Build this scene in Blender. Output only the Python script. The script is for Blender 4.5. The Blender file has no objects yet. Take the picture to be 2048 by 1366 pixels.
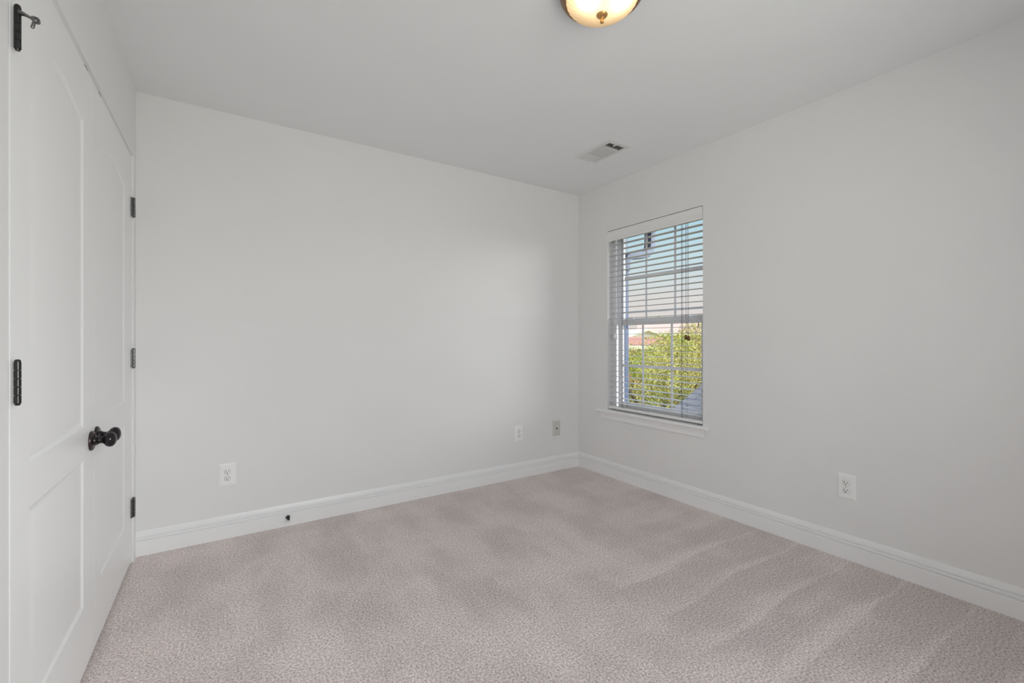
import bpy, bmesh, math, random
from mathutils import Vector, Matrix

random.seed(7)
SC = bpy.context.scene
COL = SC.collection
PI = math.pi
R = math.radians

# ------------------------------------------------------------------ camera, sky, lights, exposure
H = 2.44                     # ceiling height
CAMZ = 1.1352
YAW = 33.39                  # degrees clockwise from +Y
XR = 2.730                   # face of the wall with the window
YB = 3.049                   # face of the long wall
cam = bpy.data.cameras.new('camera')
cam.sensor_width = 36.0
cam.lens = 36.0 * 895.0 / 2048.0
cam.shift_y = -3.0 / 2048.0
cam.clip_start = 0.02
cam.clip_end = 400
co = bpy.data.objects.new('camera', cam)
co.location = (0, 0, CAMZ)
co.rotation_euler = (R(90), 0, R(-YAW))
COL.objects.link(co)
SC.camera = co

vs = SC.view_settings
vs.view_transform = 'Standard'
vs.look = 'None'
vs.gamma = 1.0
vs.exposure = 0.0
vs.use_curve_mapping = False
SC.cycles.use_denoising = True
SC.cycles.max_bounces = 14
SC.cycles.diffuse_bounces = 10
SC.cycles.glossy_bounces = 5
SC.cycles.transmission_bounces = 8
SC.cycles.transparent_max_bounces = 16
SC.cycles.caustics_reflective = False
SC.cycles.caustics_refractive = False

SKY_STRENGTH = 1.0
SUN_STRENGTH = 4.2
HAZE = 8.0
FILL_LIGHT = 34.0

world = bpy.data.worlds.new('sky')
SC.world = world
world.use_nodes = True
nt = world.node_tree
nt.nodes.clear()
wo = nt.nodes.new('ShaderNodeOutputWorld')
bg = nt.nodes.new('ShaderNodeBackground')
tc = nt.nodes.new('ShaderNodeTexCoord')
sx = nt.nodes.new('ShaderNodeSeparateXYZ')
cr = nt.nodes.new('ShaderNodeValToRGB')
nt.links.new(tc.outputs['Generated'], sx.inputs[0])
mr = nt.nodes.new('ShaderNodeMapRange')
mr.inputs['From Min'].default_value = -0.1
mr.inputs['From Max'].default_value = 0.9
nt.links.new(sx.outputs['Z'], mr.inputs['Value'])
nt.links.new(mr.outputs[0], cr.inputs[0])
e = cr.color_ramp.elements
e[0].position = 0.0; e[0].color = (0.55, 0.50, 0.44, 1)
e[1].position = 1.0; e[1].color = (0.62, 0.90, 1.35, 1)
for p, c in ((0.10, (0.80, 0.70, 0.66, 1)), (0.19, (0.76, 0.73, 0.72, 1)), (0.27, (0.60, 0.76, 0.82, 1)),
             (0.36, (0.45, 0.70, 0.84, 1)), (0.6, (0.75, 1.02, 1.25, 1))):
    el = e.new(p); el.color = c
# bright haze in one part of the sky, away from the view
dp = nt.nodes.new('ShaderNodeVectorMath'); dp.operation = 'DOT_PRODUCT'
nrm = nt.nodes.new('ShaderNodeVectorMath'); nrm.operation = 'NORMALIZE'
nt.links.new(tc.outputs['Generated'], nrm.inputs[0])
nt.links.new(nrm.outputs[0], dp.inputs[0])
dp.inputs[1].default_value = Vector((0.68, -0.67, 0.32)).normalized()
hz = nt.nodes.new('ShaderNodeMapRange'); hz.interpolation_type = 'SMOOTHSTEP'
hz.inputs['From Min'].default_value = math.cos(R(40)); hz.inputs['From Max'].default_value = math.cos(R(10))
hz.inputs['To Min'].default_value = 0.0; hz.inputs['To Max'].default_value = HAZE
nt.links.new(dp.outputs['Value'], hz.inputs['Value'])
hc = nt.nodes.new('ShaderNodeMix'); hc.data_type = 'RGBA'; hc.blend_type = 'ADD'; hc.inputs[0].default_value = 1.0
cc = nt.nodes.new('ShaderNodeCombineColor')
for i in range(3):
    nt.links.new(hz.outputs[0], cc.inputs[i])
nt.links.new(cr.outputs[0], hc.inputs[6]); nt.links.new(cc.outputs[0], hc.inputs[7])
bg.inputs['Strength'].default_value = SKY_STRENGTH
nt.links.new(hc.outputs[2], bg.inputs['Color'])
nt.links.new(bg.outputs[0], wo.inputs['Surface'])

sun = bpy.data.lights.new('sun', 'SUN')
sun.energy = SUN_STRENGTH
sun.angle = R(0.6)
sun.color = (1.0, 0.93, 0.80)
so = bpy.data.objects.new('sun', sun)
so.rotation_euler = Vector((-0.80, 0.22, 0.46)).to_track_quat('Z', 'Y').to_euler()
so.location = (-20, 6, 12)
COL.objects.link(so)

# added fill lamp outside a made-up window, lights the room from behind the camera
dl = bpy.data.lights.new('fill_light', 'AREA')
dl.shape = 'RECTANGLE'
dl.size = 1.5
dl.size_y = 1.55
dl.energy = FILL_LIGHT
dl.color = (0.955, 0.972, 1.0)
do = bpy.data.objects.new('fill_light', dl)
do.location = (0.95, -0.83, 1.36)
do.rotation_euler = Vector((0, -1, -0.33)).to_track_quat('Z', 'Y').to_euler()
COL.objects.link(do)


# ------------------------------------------------------------------ materials
def new_mat(name):
    m = bpy.data.materials.new(name)
    m.use_nodes = True
    return m, m.node_tree, m.node_tree.nodes['Principled BSDF']


def noise(nt, scale, detail=2.0, rough=0.5, vec=None, stretch=None):
    n = nt.nodes.new('ShaderNodeTexNoise')
    n.inputs['Scale'].default_value = scale
    n.inputs['Detail'].default_value = detail
    n.inputs['Roughness'].default_value = rough
    if vec is None:
        t = nt.nodes.new('ShaderNodeTexCoord')
        vec = t.outputs['Object']
    if stretch:
        mp = nt.nodes.new('ShaderNodeMapping')
        mp.inputs['Scale'].default_value = stretch
        nt.links.new(vec, mp.inputs['Vector'])
        vec = mp.outputs['Vector']
    nt.links.new(vec, n.inputs['Vector'])
    return n


def paint(name, col, rough=0.55, bump=0.0, bscale=160.0, spec=0.35, vary=0.02):
    m, nt, b = new_mat(name)
    b.inputs['Roughness'].default_value = rough
    b.inputs['Specular IOR Level'].default_value = spec
    n = noise(nt, 2.3, 3)
    mix = nt.nodes.new('ShaderNodeMix')
    mix.data_type = 'RGBA'
    mix.inputs[6].default_value = (*[c * (1 - vary) for c in col], 1)
    mix.inputs[7].default_value = (*[min(1, c * (1 + vary)) for c in col], 1)
    nt.links.new(n.outputs[0], mix.inputs[0])
    nt.links.new(mix.outputs[2], b.inputs['Base Color'])
    if bump:
        n2 = noise(nt, bscale, 2)
        bp = nt.nodes.new('ShaderNodeBump')
        bp.inputs['Strength'].default_value = bump
        bp.inputs['Distance'].default_value = 0.001
        nt.links.new(n2.outputs[0], bp.inputs['Height'])
        nt.links.new(bp.outputs[0], b.inputs['Normal'])
    return m


def metal(name, col, rough, metallic=1.0, streak=0.0):
    m, nt, b = new_mat(name)
    b.inputs['Base Color'].default_value = (*col, 1)
    b.inputs['Metallic'].default_value = metallic
    n = noise(nt, 60, 2)
    mr = nt.nodes.new('ShaderNodeMapRange')
    mr.inputs['To Min'].default_value = rough * 0.8
    mr.inputs['To Max'].default_value = rough * 1.25
    nt.links.new(n.outputs[0], mr.inputs['Value'])
    nt.links.new(mr.outputs[0], b.inputs['Roughness'])
    return m


def ramp2(nt, src, p0, c0, p1, c1):
    r = nt.nodes.new('ShaderNodeValToRGB')
    r.color_ramp.elements[0].position = p0
    r.color_ramp.elements[0].color = (*c0, 1)
    r.color_ramp.elements[1].position = p1
    r.color_ramp.elements[1].color = (*c1, 1)
    nt.links.new(src, r.inputs[0])
    return r


WALL = paint('wall_paint', (0.800, 0.796, 0.792), 0.6, 0.12, 150)
CEIL = paint('ceiling_paint', (0.825, 0.830, 0.840), 0.75, 0.10, 120, 0.2)
TRIM = paint('trim_paint', (0.87, 0.87, 0.87), 0.32, 0.0, spec=0.45, vary=0.01)
DOORM = paint('door_paint', (0.86, 0.86, 0.86), 0.36, 0.05, 260, 0.4, vary=0.01)
PLASTIC = paint('white_plastic', (0.88, 0.88, 0.87), 0.3, 0, spec=0.5, vary=0.01)
ALMOND = paint('almond_plastic', (0.62, 0.61, 0.57), 0.35, 0, spec=0.5, vary=0.01)
SEAM = paint('seam_grey', (0.34, 0.34, 0.33), 0.5, 0)
VINYL = paint('white_vinyl', (0.90, 0.90, 0.91), 0.3, 0, spec=0.5, vary=0.01)
SLATM = paint('slat_white', (0.66, 0.66, 0.68), 0.4, 0, spec=0.4, vary=0.01)
BLINDM = paint('blind_white', (0.82, 0.82, 0.81), 0.35, 0, spec=0.5, vary=0.01)
VENTM = paint('vent_enamel', (0.70, 0.70, 0.69), 0.4, 0, spec=0.45, vary=0.01)
DARK = paint('dark_void', (0.012, 0.012, 0.013), 0.8, 0, spec=0.1)
CORD = paint('cord_fibre', (0.10, 0.10, 0.14), 0.8, 0, spec=0.1)
WHITECORD = paint('white_cord_fibre', (0.75, 0.75, 0.75), 0.8, 0, spec=0.1)
RUBBER = paint('white_rubber', (0.70, 0.70, 0.69), 0.7, 0, spec=0.2)
BRONZE_DK = metal('oil_rubbed_bronze', (0.018, 0.015, 0.017), 0.12, 0.35)
ROSETTE = metal('rosette_bronze', (0.060, 0.042, 0.046), 0.30, 0.7)
HINGEM = metal('black_nickel', (0.19, 0.19, 0.19), 0.26, 1.0)
HINGEB = metal('black_hinge', (0.055, 0.055, 0.055), 0.16, 0.85)
STOPM = metal('dark_steel', (0.20, 0.20, 0.20), 0.25, 1.0)
STEEL = metal('steel', (0.45, 0.45, 0.45), 0.3, 1.0)
BRONZE = metal('antique_bronze', (0.30, 0.19, 0.12), 0.38, 0.85)
BRASS = metal('antique_brass', (0.66, 0.40, 0.16), 0.34, 0.9)
WOODT = paint('brown_wood', (0.16, 0.08, 0.02), 0.5, 0, spec=0.3, vary=0.2)
ALU = paint('shade_tinted_aluminium', (0.13, 0.17, 0.28), 0.4, 0, spec=0.4)  # blue of the outdoor shade is put into the metal's colour


def carpet_mat():
    m, nt, b = new_mat('carpet')
    t = nt.nodes.new('ShaderNodeTexCoord')
    v = t.outputs['Object']
    sep = nt.nodes.new('ShaderNodeSeparateXYZ')
    nt.links.new(v, sep.inputs[0])

    def math_(op, a, b_=None, clamp=False):
        n = nt.nodes.new('ShaderNodeMath'); n.operation = op; n.use_clamp = clamp
        for i, x in enumerate((a, b_)):
            if x is None: continue
            if isinstance(x, (int, float)): n.inputs[i].default_value = x
            else: nt.links.new(x, n.inputs[i])
        return n.outputs[0]
    # yarn tufts
    n1 = noise(nt, 340, 1.5, 0.6, v)
    n2 = noise(nt, 125, 1.5, 0.5, v)
    tuft = math_('ADD', math_('MULTIPLY', n1.outputs[0], 0.55), math_('MULTIPLY', n2.outputs[0], 0.45))
    base = ramp2(nt, tuft, 0.36, (0.37, 0.306, 0.288), 0.60, (1.0, 0.912, 0.882))
    # brushed pile: strokes of the vacuum cleaner, along X near the window wall, along Y elsewhere
    wob = noise(nt, 1.3, 2, 0.5, v)
    sA = noise(nt, 1.0, 2.5, 0.55, v, (0.9, 6.0, 1))
    sB = noise(nt, 1.0, 3.0, 0.6, v, (4.2, 1.3, 1))
    sC = noise(nt, 3.2, 3, 0.6, v)
    # t = 1 near the window wall and close to the camera
    k = math_('ADD', math_('MULTIPLY', sep.outputs['X'], 1.0), math_('MULTIPLY', sep.outputs['Y'], -0.75))
    k = math_('ADD', k, math_('MULTIPLY', wob.outputs[0], 0.7))
    mrk = nt.nodes.new('ShaderNodeMapRange')
    mrk.inputs['From Min'].default_value = 0.75
    mrk.inputs['From Max'].default_value = 1.35
    nt.links.new(k, mrk.inputs['Value'])
    mx = nt.nodes.new('ShaderNodeMix')
    mx.data_type = 'FLOAT'
    nt.links.new(mrk.outputs[0], mx.inputs[0])
    nt.links.new(sB.outputs[0], mx.inputs[2])
    nt.links.new(sA.outputs[0], mx.inputs[3])
    pile = math_('ADD', math_('ADD', math_('MULTIPLY', mx.outputs[0], 0.36), 0.16), math_('MULTIPLY', sC.outputs[0], 0.34))
    # strokes across the floor that start at the window wall, each with one sharp side
    ph = math_('ADD', math_('MULTIPLY', math_('ADD', sep.outputs['Y'], -0.735), 1 / 0.23), math_('MULTIPLY', math_('ADD', wob.outputs[0], -0.5), 0.55))
    fr = math_('FRACT', ph)
    wd = nt.nodes.new('ShaderNodeMapRange')
    wd.inputs['From Min'].default_value = 1.55; wd.inputs['From Max'].default_value = 2.50
    wd.inputs['To Min'].default_value = 0.95; wd.inputs['To Max'].default_value = 0.10
    nt.links.new(sep.outputs['X'], wd.inputs['Value'])
    stroke = math_('SUBTRACT', 1.0, math_('DIVIDE', fr, wd.outputs[0]), True)
    edge = math_('MULTIPLY', fr, 14.0, True)
    stroke = math_('MULTIPLY', stroke, edge)
    fx = nt.nodes.new('ShaderNodeMapRange'); fx.interpolation_type = 'SMOOTHSTEP'
    fx.inputs['From Min'].default_value = 1.35; fx.inputs['From Max'].default_value = 1.75
    nt.links.new(sep.outputs['X'], fx.inputs['Value'])
    fy = nt.nodes.new('ShaderNodeMapRange'); fy.interpolation_type = 'SMOOTHSTEP'
    fy.inputs['From Min'].default_value = 1.75; fy.inputs['From Max'].default_value = 1.35
    nt.links.new(sep.outputs['Y'], fy.inputs['Value'])
    msk = math_('MULTIPLY', fx.outputs[0], fy.outputs[0])
    pile = math_('ADD', pile, math_('MULTIPLY', msk, math_('SUBTRACT', math_('MULTIPLY', stroke, 0.19), 0.075)))
    pv = nt.nodes.new('ShaderNodeMapRange')
    pv.interpolation_type = 'SMOOTHSTEP'
    pv.inputs['From Min'].default_value = 0.40
    pv.inputs['From Max'].default_value = 0.60
    pv.inputs['To Min'].default_value = 0.88
    pv.inputs['To Max'].default_value = 1.08
    nt.links.new(pile, pv.inputs['Value'])
    mul = nt.nodes.new('ShaderNodeMix')
    mul.data_type = 'RGBA'
    mul.blend_type = 'MULTIPLY'
    mul.inputs[0].default_value = 1.0
    nt.links.new(base.outputs[0], mul.inputs[6])
    cmb = nt.nodes.new('ShaderNodeCombineColor')
    for i in range(3):
        nt.links.new(pv.outputs[0], cmb.inputs[i])
    nt.links.new(cmb.outputs[0], mul.inputs[7])
    nt.links.new(mul.outputs[2], b.inputs['Base Color'])
    b.inputs['Roughness'].default_value = 1.0
    b.inputs['Specular IOR Level'].default_value = 0.05
    bp = nt.nodes.new('ShaderNodeBump')
    bp.inputs['Strength'].default_value = 0.9
    bp.inputs['Distance'].default_value = 0.006
    nt.links.new(tuft, bp.inputs['Height'])
    nt.links.new(bp.outputs[0], b.inputs['Normal'])
    return m


CARPET = carpet_mat()


def glass_mat():
    m = bpy.data.materials.new('window_glass')
    m.use_nodes = True
    nt = m.node_tree
    nt.nodes.clear()
    o = nt.nodes.new('ShaderNodeOutputMaterial')
    tr = nt.nodes.new('ShaderNodeBsdfTransparent')
    tr.inputs[0].default_value = (0.98, 0.99, 0.985, 1)
    gl = nt.nodes.new('ShaderNodeBsdfGlossy')
    gl.inputs['Roughness'].default_value = 0.02
    fr = nt.nodes.new('ShaderNodeFresnel')
    fr.inputs['IOR'].default_value = 1.25
    mx = nt.nodes.new('ShaderNodeMixShader')
    nt.links.new(fr.outputs[0], mx.inputs[0])
    nt.links.new(tr.outputs[0], mx.inputs[1])
    nt.links.new(gl.outputs[0], mx.inputs[2])
    nt.links.new(mx.outputs[0], o.inputs[0])
    return m


GLASS = glass_mat()


def bowl_mat():
    m = bpy.data.materials.new('frosted_ribbed_glass')
    m.use_nodes = True
    nt = m.node_tree
    nt.nodes.clear()
    o = nt.nodes.new('ShaderNodeOutputMaterial')
    tl = nt.nodes.new('ShaderNodeBsdfTranslucent')
    tl.inputs[0].default_value = (0.98, 0.80, 0.56, 1)
    df = nt.nodes.new('ShaderNodeBsdfDiffuse')
    df.inputs[0].default_value = (0.80, 0.68, 0.50, 1)
    gl = nt.nodes.new('ShaderNodeBsdfGlossy')
    gl.inputs['Roughness'].default_value = 0.15
    m1 = nt.nodes.new('ShaderNodeMixShader')
    m1.inputs[0].default_value = 0.25
    m2 = nt.nodes.new('ShaderNodeMixShader')
    m2.inputs[0].default_value = 0.04
    nt.links.new(tl.outputs[0], m1.inputs[1])
    nt.links.new(df.outputs[0], m1.inputs[2])
    nt.links.new(m1.outputs[0], m2.inputs[1])
    nt.links.new(gl.outputs[0], m2.inputs[2])
    nt.links.new(m2.outputs[0], o.inputs[0])
    return m


BOWL = bowl_mat()


def emit_mat(name, col, s):
    m = bpy.data.materials.new(name)
    m.use_nodes = True
    nt = m.node_tree
    nt.nodes.clear()
    o = nt.nodes.new('ShaderNodeOutputMaterial')
    em = nt.nodes.new('ShaderNodeEmission')
    em.inputs[0].default_value = (*col, 1)
    em.inputs[1].default_value = s
    nt.links.new(em.outputs[0], o.inputs[0])
    return m


BULB = emit_mat('bulb_glow', (1.0, 0.86, 0.66), 19.0)


def leaf_mat(name, c0, c1):
    m, nt, b = new_mat(name)
    n = noise(nt, 7, 2)
    g = nt.nodes.new('ShaderNodeNewGeometry')
    a = nt.nodes.new('ShaderNodeMath'); a.operation = 'MULTIPLY_ADD'
    nt.links.new(g.outputs['Random Per Island'], a.inputs[0])
    a.inputs[1].default_value = 0.55
    nt.links.new(n.outputs[0], a.inputs[2])
    r = ramp2(nt, a.outputs[0], 0.45, c0, 1.0, c1)
    big = noise(nt, 1.7, 3, 0.6)
    tone = ramp2(nt, big.outputs[0], 0.40, (0.55, 0.60, 0.50), 0.62, (1.0, 1.0, 1.0))
    hue = noise(nt, 1.1, 2, 0.5, None, (1.3, 0.9, 1.1))
    green = ramp2(nt, hue.outputs[0], 0.50, (1.0, 0.97, 0.95), 0.72, (0.80, 1.0, 0.66))
    prev = r.outputs[0]
    for x in (tone, green):
        mu = nt.nodes.new('ShaderNodeMix'); mu.data_type = 'RGBA'; mu.blend_type = 'MULTIPLY'; mu.inputs[0].default_value = 1.0
        nt.links.new(prev, mu.inputs[6]); nt.links.new(x.outputs[0], mu.inputs[7])
        prev = mu.outputs[2]
    nt.links.new(prev, b.inputs['Base Color'])
    b.inputs['Roughness'].default_value = 0.6
    b.inputs['Specular IOR Level'].default_value = 0.2
    return m


LEAF_OLIVE = leaf_mat('olive_leaves', (0.26, 0.21, 0.06), (0.82, 0.72, 0.30))
LEAF_GREEN = leaf_mat('bright_green_leaves', (0.25, 0.30, 0.04), (0.66, 0.68, 0.14))
LEAF_TAN = leaf_mat('tan_leaves', (0.36, 0.26, 0.09), (0.78, 0.62, 0.28))
BARK = paint('bark', (0.16, 0.11, 0.07), 0.9, 0.6, 30, 0.1, 0.3)
GRASS = paint('dry_grass', (0.42, 0.38, 0.13), 1.0, 0.5, 8, 0.0, 0.25)
BRICK = paint('red_brick', (0.48, 0.24, 0.19), 0.9, 0.2, 20, 0.1, 0.12)
PINKROOF = paint('pinkish_shingle', (0.60, 0.42, 0.37), 0.95, 0.2, 9, 0.05, 0.12)
GREYROOF = paint('grey_shingle', (0.40, 0.40, 0.43), 0.95, 0.2, 9, 0.05, 0.15)
SIDING = paint('pale_siding', (0.74, 0.70, 0.64), 0.8, 0.1, 9, 0.1, 0.03)
HOUSEW = paint('house_siding', (0.45, 0.45, 0.47), 0.8, 0.1, 9, 0.1, 0.03)


def shingle_mat():
    m, nt, b = new_mat('blue_grey_shingles')
    t = nt.nodes.new('ShaderNodeTexCoord')
    br = nt.nodes.new('ShaderNodeTexBrick')
    br.inputs['Scale'].default_value = 1.0
    br.inputs['Brick Width'].default_value = 0.30
    br.inputs['Row Height'].default_value = 0.14
    br.inputs['Mortar Size'].default_value = 0.008
    br.inputs['Color1'].default_value = (0.40, 0.345, 0.345, 1)
    br.inputs['Color2'].default_value = (0.33, 0.28, 0.285, 1)
    br.inputs['Mortar'].default_value = (0.18, 0.155, 0.16, 1)
    mp = nt.nodes.new('ShaderNodeMapping')
    mp.inputs['Rotation'].default_value = (0, 0, R(90))
    nt.links.new(t.outputs['Object'], mp.inputs[0])
    nt.links.new(mp.outputs[0], br.inputs['Vector'])
    nt.links.new(br.outputs[0], b.inputs['Base Color'])
    b.inputs['Roughness'].default_value = 0.95
    b.inputs['Specular IOR Level'].default_value = 0.1
    return m


SHINGLE = shingle_mat()


# ------------------------------------------------------------------ mesh helpers
def tag(o, label=None, cat=None, group=None, kind=None):
    if label: o['label'] = label
    if cat: o['category'] = cat
    if group: o['group'] = group
    if kind: o['kind'] = kind
    return o


def empty(name, loc=(0, 0, 0), rz=0.0, label=None, cat=None, group=None, kind=None):
    o = bpy.data.objects.new(name, None)
    o.empty_display_size = 0.05
    COL.objects.link(o)
    o.location = loc
    o.rotation_euler = (0, 0, rz)
    return tag(o, label, cat, group, kind)


def world_of(o):
    m = Matrix.LocRotScale(o.location, o.rotation_euler, None)
    while o.parent:
        o = o.parent
        m = Matrix.LocRotScale(o.location, o.rotation_euler, None) @ m
    return m


class MB:
    """collects shapes given in a chosen frame (f maps local points to world points)"""
    def __init__(s, f=None):
        s.bm = bmesh.new()
        s.f = f

    def _v(s, p):
        p = Vector(p)
        return s.bm.verts.new(s.f(p) if s.f else p)

    def face(s, pts):
        return s.bm.faces.new([s._v(p) for p in pts])

    def box(s, a, b, bev=0.0, seg=2):
        x0, y0, z0 = a; x1, y1, z1 = b
        v = [s._v((x, y, z)) for x in (x0, x1) for y in (y0, y1) for z in (z0, z1)]
        q = ((0, 1, 3, 2), (4, 6, 7, 5), (0, 4, 5, 1), (2, 3, 7, 6), (0, 2, 6, 4), (1, 5, 7, 3))
        fs = [s.bm.faces.new([v[i] for i in k]) for k in q]
        if bev:
            es = list({e for f in fs for e in f.edges})
            bmesh.ops.bevel(s.bm, geom=es, offset=bev, segments=seg, affect='EDGES', profile=0.5)
        return s

    def prism(s, prof, a, b, ends=True):
        """prof: 2-D points mapped by a(p) and b(p) to the two ends"""
        A = [s._v(a(p)) for p in prof]
        B = [s._v(b(p)) for p in prof]
        n = len(prof)
        for i in range(n):
            j = (i + 1) % n
            s.bm.faces.new((A[i], A[j], B[j], B[i]))
        if ends:
            s.bm.faces.new(A[::-1]); s.bm.faces.new(B)
        return s

    def sweep(s, secs, closed_sec=True, caps=True):
        rows = [[s._v(p) for p in sec] for sec in secs]
        n = len(rows[0])
        for r0, r1 in zip(rows, rows[1:]):
            for i in range(n if closed_sec else n - 1):
                j = (i + 1) % n
                s.bm.faces.new((r0[i], r0[j], r1[j], r1[i]))
        if caps:
            s.bm.faces.new(rows[0][::-1]); s.bm.faces.new(rows[-1])
        return s

    def tube(s, pts, r, seg=10, caps=True):
        pts = [Vector(p) for p in pts]
        secs = []
        up = None
        for i, p in enumerate(pts):
            d = (pts[min(i + 1, len(pts) - 1)] - pts[max(i - 1, 0)]).normalized()
            if up is None:
                up = Vector((0, 0, 1)) if abs(d.z) < 0.9 else Vector((1, 0, 0))
            x = d.cross(up).normalized()
            up2 = x.cross(d).normalized()
            rr = r[i] if isinstance(r, (list, tuple)) else r
            secs.append([p + (x * math.cos(t) + up2 * math.sin(t)) * rr
                         for t in [2 * PI * k / seg for k in range(seg)]])
        return s.sweep(secs, True, caps)

    def lathe(s, prof, o, axis, seg=32, wob=None, caps=True):
        """prof: (radius, along axis)"""
        o = Vector(o); ax = Vector(axis).normalized()
        x = ax.orthogonal().normalized(); y = ax.cross(x)
        secs = []
        for r, h in prof:
            ring = []
            for k in range(seg):
                t = 2 * PI * k / seg
                rr = r * (1 + (wob(t, r, h) if wob else 0))
                ring.append(o + ax * h + (x * math.cos(t) + y * math.sin(t)) * max(rr, 1e-5))
            secs.append(ring)
        return s.sweep(secs, True, caps)

    def build(s, name, mat, parent=None, smooth=None, kind=None, label=None, mats=None):
        bmesh.ops.recalc_face_normals(s.bm, faces=s.bm.faces)
        if parent is not None:
            s.bm.transform(world_of(parent).inverted())
        me = bpy.data.meshes.new(name)
        s.bm.to_mesh(me)
        s.bm.free()
        me.materials.append(mat)
        if smooth is not None:
            for p in me.polygons: p.use_smooth = True
            if smooth > 0:
                me.set_sharp_from_angle(angle=R(smooth))
        o = bpy.data.objects.new(name, me)
        COL.objects.link(o)
        if parent is not None: o.parent = parent
        if kind: o['kind'] = kind
        if label: o['label'] = label
        return o


def copy_tree(o, parent=None):
    c = o.copy()
    COL.objects.link(c)
    if parent: c.parent = parent
    for ch in list(o.children):
        copy_tree(ch, c)
    return c


# wall with the closet: a frame turned by 0.62 degrees; u runs from the far corner towards the camera, v out of the wall
CA = R(0.62)
C0 = Vector((-0.355, YB, 0))
tC = Vector((math.sin(CA), math.cos(CA), 0))
nC = Vector((math.cos(CA), -math.sin(CA), 0))


def CW(p):
    return C0 - tC * p[0] + nC * p[1] + Vector((0, 0, p[2]))


# ------------------------------------------------------------------ room shell
WZ0, WZ1, WY0, WY1 = 0.556, 2.043, 1.808, 2.689        # window opening
m = MB(); m.box((-1.3, -0.75, -0.12), (XR + 0.02, YB + 0.02, 0.0))
tag(m.build('floor', CARPET), 'beige carpet brushed into lighter and darker strokes', 'carpet', kind='structure')
m = MB()
VX0, VX1, VY0, VY1 = 2.163, 2.303, 2.112, 2.386        # hole for the vent
m.box((-1.3, -0.75, H), (VX0, YB + 0.15, H + 0.10)); m.box((VX1, -0.75, H), (XR + 0.15, YB + 0.15, H + 0.10))
m.box((VX0, -0.75, H), (VX1, VY0, H + 0.10)); m.box((VX0, VY1, H), (VX1, YB + 0.15, H + 0.10))
tag(m.build('ceiling', CEIL), 'plain white ceiling with the round lamp and the vent', 'ceiling', kind='structure')
m = MB(); m.box((-1.2, YB, 0), (XR + 0.15, YB + 0.12, H))
tag(m.build('wall_back', WALL), 'long white wall with three cover plates, between closet and window wall', 'wall', kind='structure')
m = MB()
XO = XR + 0.15
m.box((XR, -0.75, 0), (XO, WY0, H))
m.box((XR, WY1, 0), (XO, YB, H))
m.box((XR, WY0, 0), (XO, WY1, WZ0 - 0.022))
m.box((XR, WY0, WZ1), (XO, WY1, H))
tag(m.build('wall_right', WALL), 'white wall with the window in it', 'wall', kind='structure')

# closet wall with its opening, its outside corner and the closet behind
U0, U1, DT = 0.0850, 1.6210, 2.0715
UA, UB, ZW, RR = U0 - 0.014, U1 + 0.034, 2.078, 0.004        # opening in the wall, soft corner radius
def qarc(cu, cv, r, a0, a1, n=5):
    return [(cu + r * math.cos(R(a0 + (a1 - a0) * k / n)), cv + r * math.sin(R(a0 + (a1 - a0) * k / n))) for k in range(n + 1)]
m = MB(CW)
def zpr(prof, z0, z1):
    m.prism(prof, lambda p: (p[0], p[1], z0), lambda p: (p[0], p[1], z1))
zpr([(-0.02, -0.115), (UA, -0.115)] + qarc(UA - RR, -RR, RR, 0, 90) + [(-0.02, 0)], 0, H)
UE = 3.80
zpr([(UB, -0.115)] + qarc(UB + RR, -RR, RR, 180, 90) + [(UE, 0), (UE, -0.115)], 0, H)
m.prism([(-0.115, ZW)] + qarc(-RR, ZW + RR, RR, -90, 0) + [(0, H), (-0.115, H)], lambda p: (UA - 0.004, p[0] - 0.0002, p[1]), lambda p: (UB + 0.004, p[0] - 0.0002, p[1]))
m.box((-0.02, -0.80, 0), (1.80, -0.72, H)); m.box((1.70, -0.73, 0), (1.80, -0.114, H))
tag(m.build('wall_left', WALL, smooth=30), 'white closet wall around the double doors', 'wall', kind='structure')
# wall behind the camera, with an opening added for the fill lamp
fz0, fz1, fx0, fx1 = 0.58, 2.10, 0.20, 1.70
m = MB()
m.box((-0.55, -0.75, 0), (fx0, -0.62, H)); m.box((fx1, -0.75, 0), (XR, -0.62, H))
m.box((fx0, -0.75, 0), (fx1, -0.62, fz0)); m.box((fx0, -0.75, fz1), (fx1, -0.62, H))
tag(m.build('wall_front', WALL), 'white wall behind the camera', 'wall', kind='structure')

# door jamb
m = MB(CW)
jd = -0.0085
m.box((UA + 0.0005, -0.112, 0), (U0, jd, DT))
m.box((U1, -0.112, 0), (UB - 0.0005, jd, DT))
m.box((UA + 0.0005, -0.112, DT), (UB - 0.0005, jd, ZW - 0.0005))
m.box((U0, -0.075, 0), (U0 + 0.012, -0.048, DT - 0.013)); m.box((U1 - 0.012, -0.075, 0), (U1, -0.048, DT - 0.013))
m.box((U0, -0.075, DT - 0.012), (U1, -0.048, DT))
tag(m.build('trim_1', TRIM), 'white jamb around the closet doors', 'door frame', kind='structure')

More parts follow.
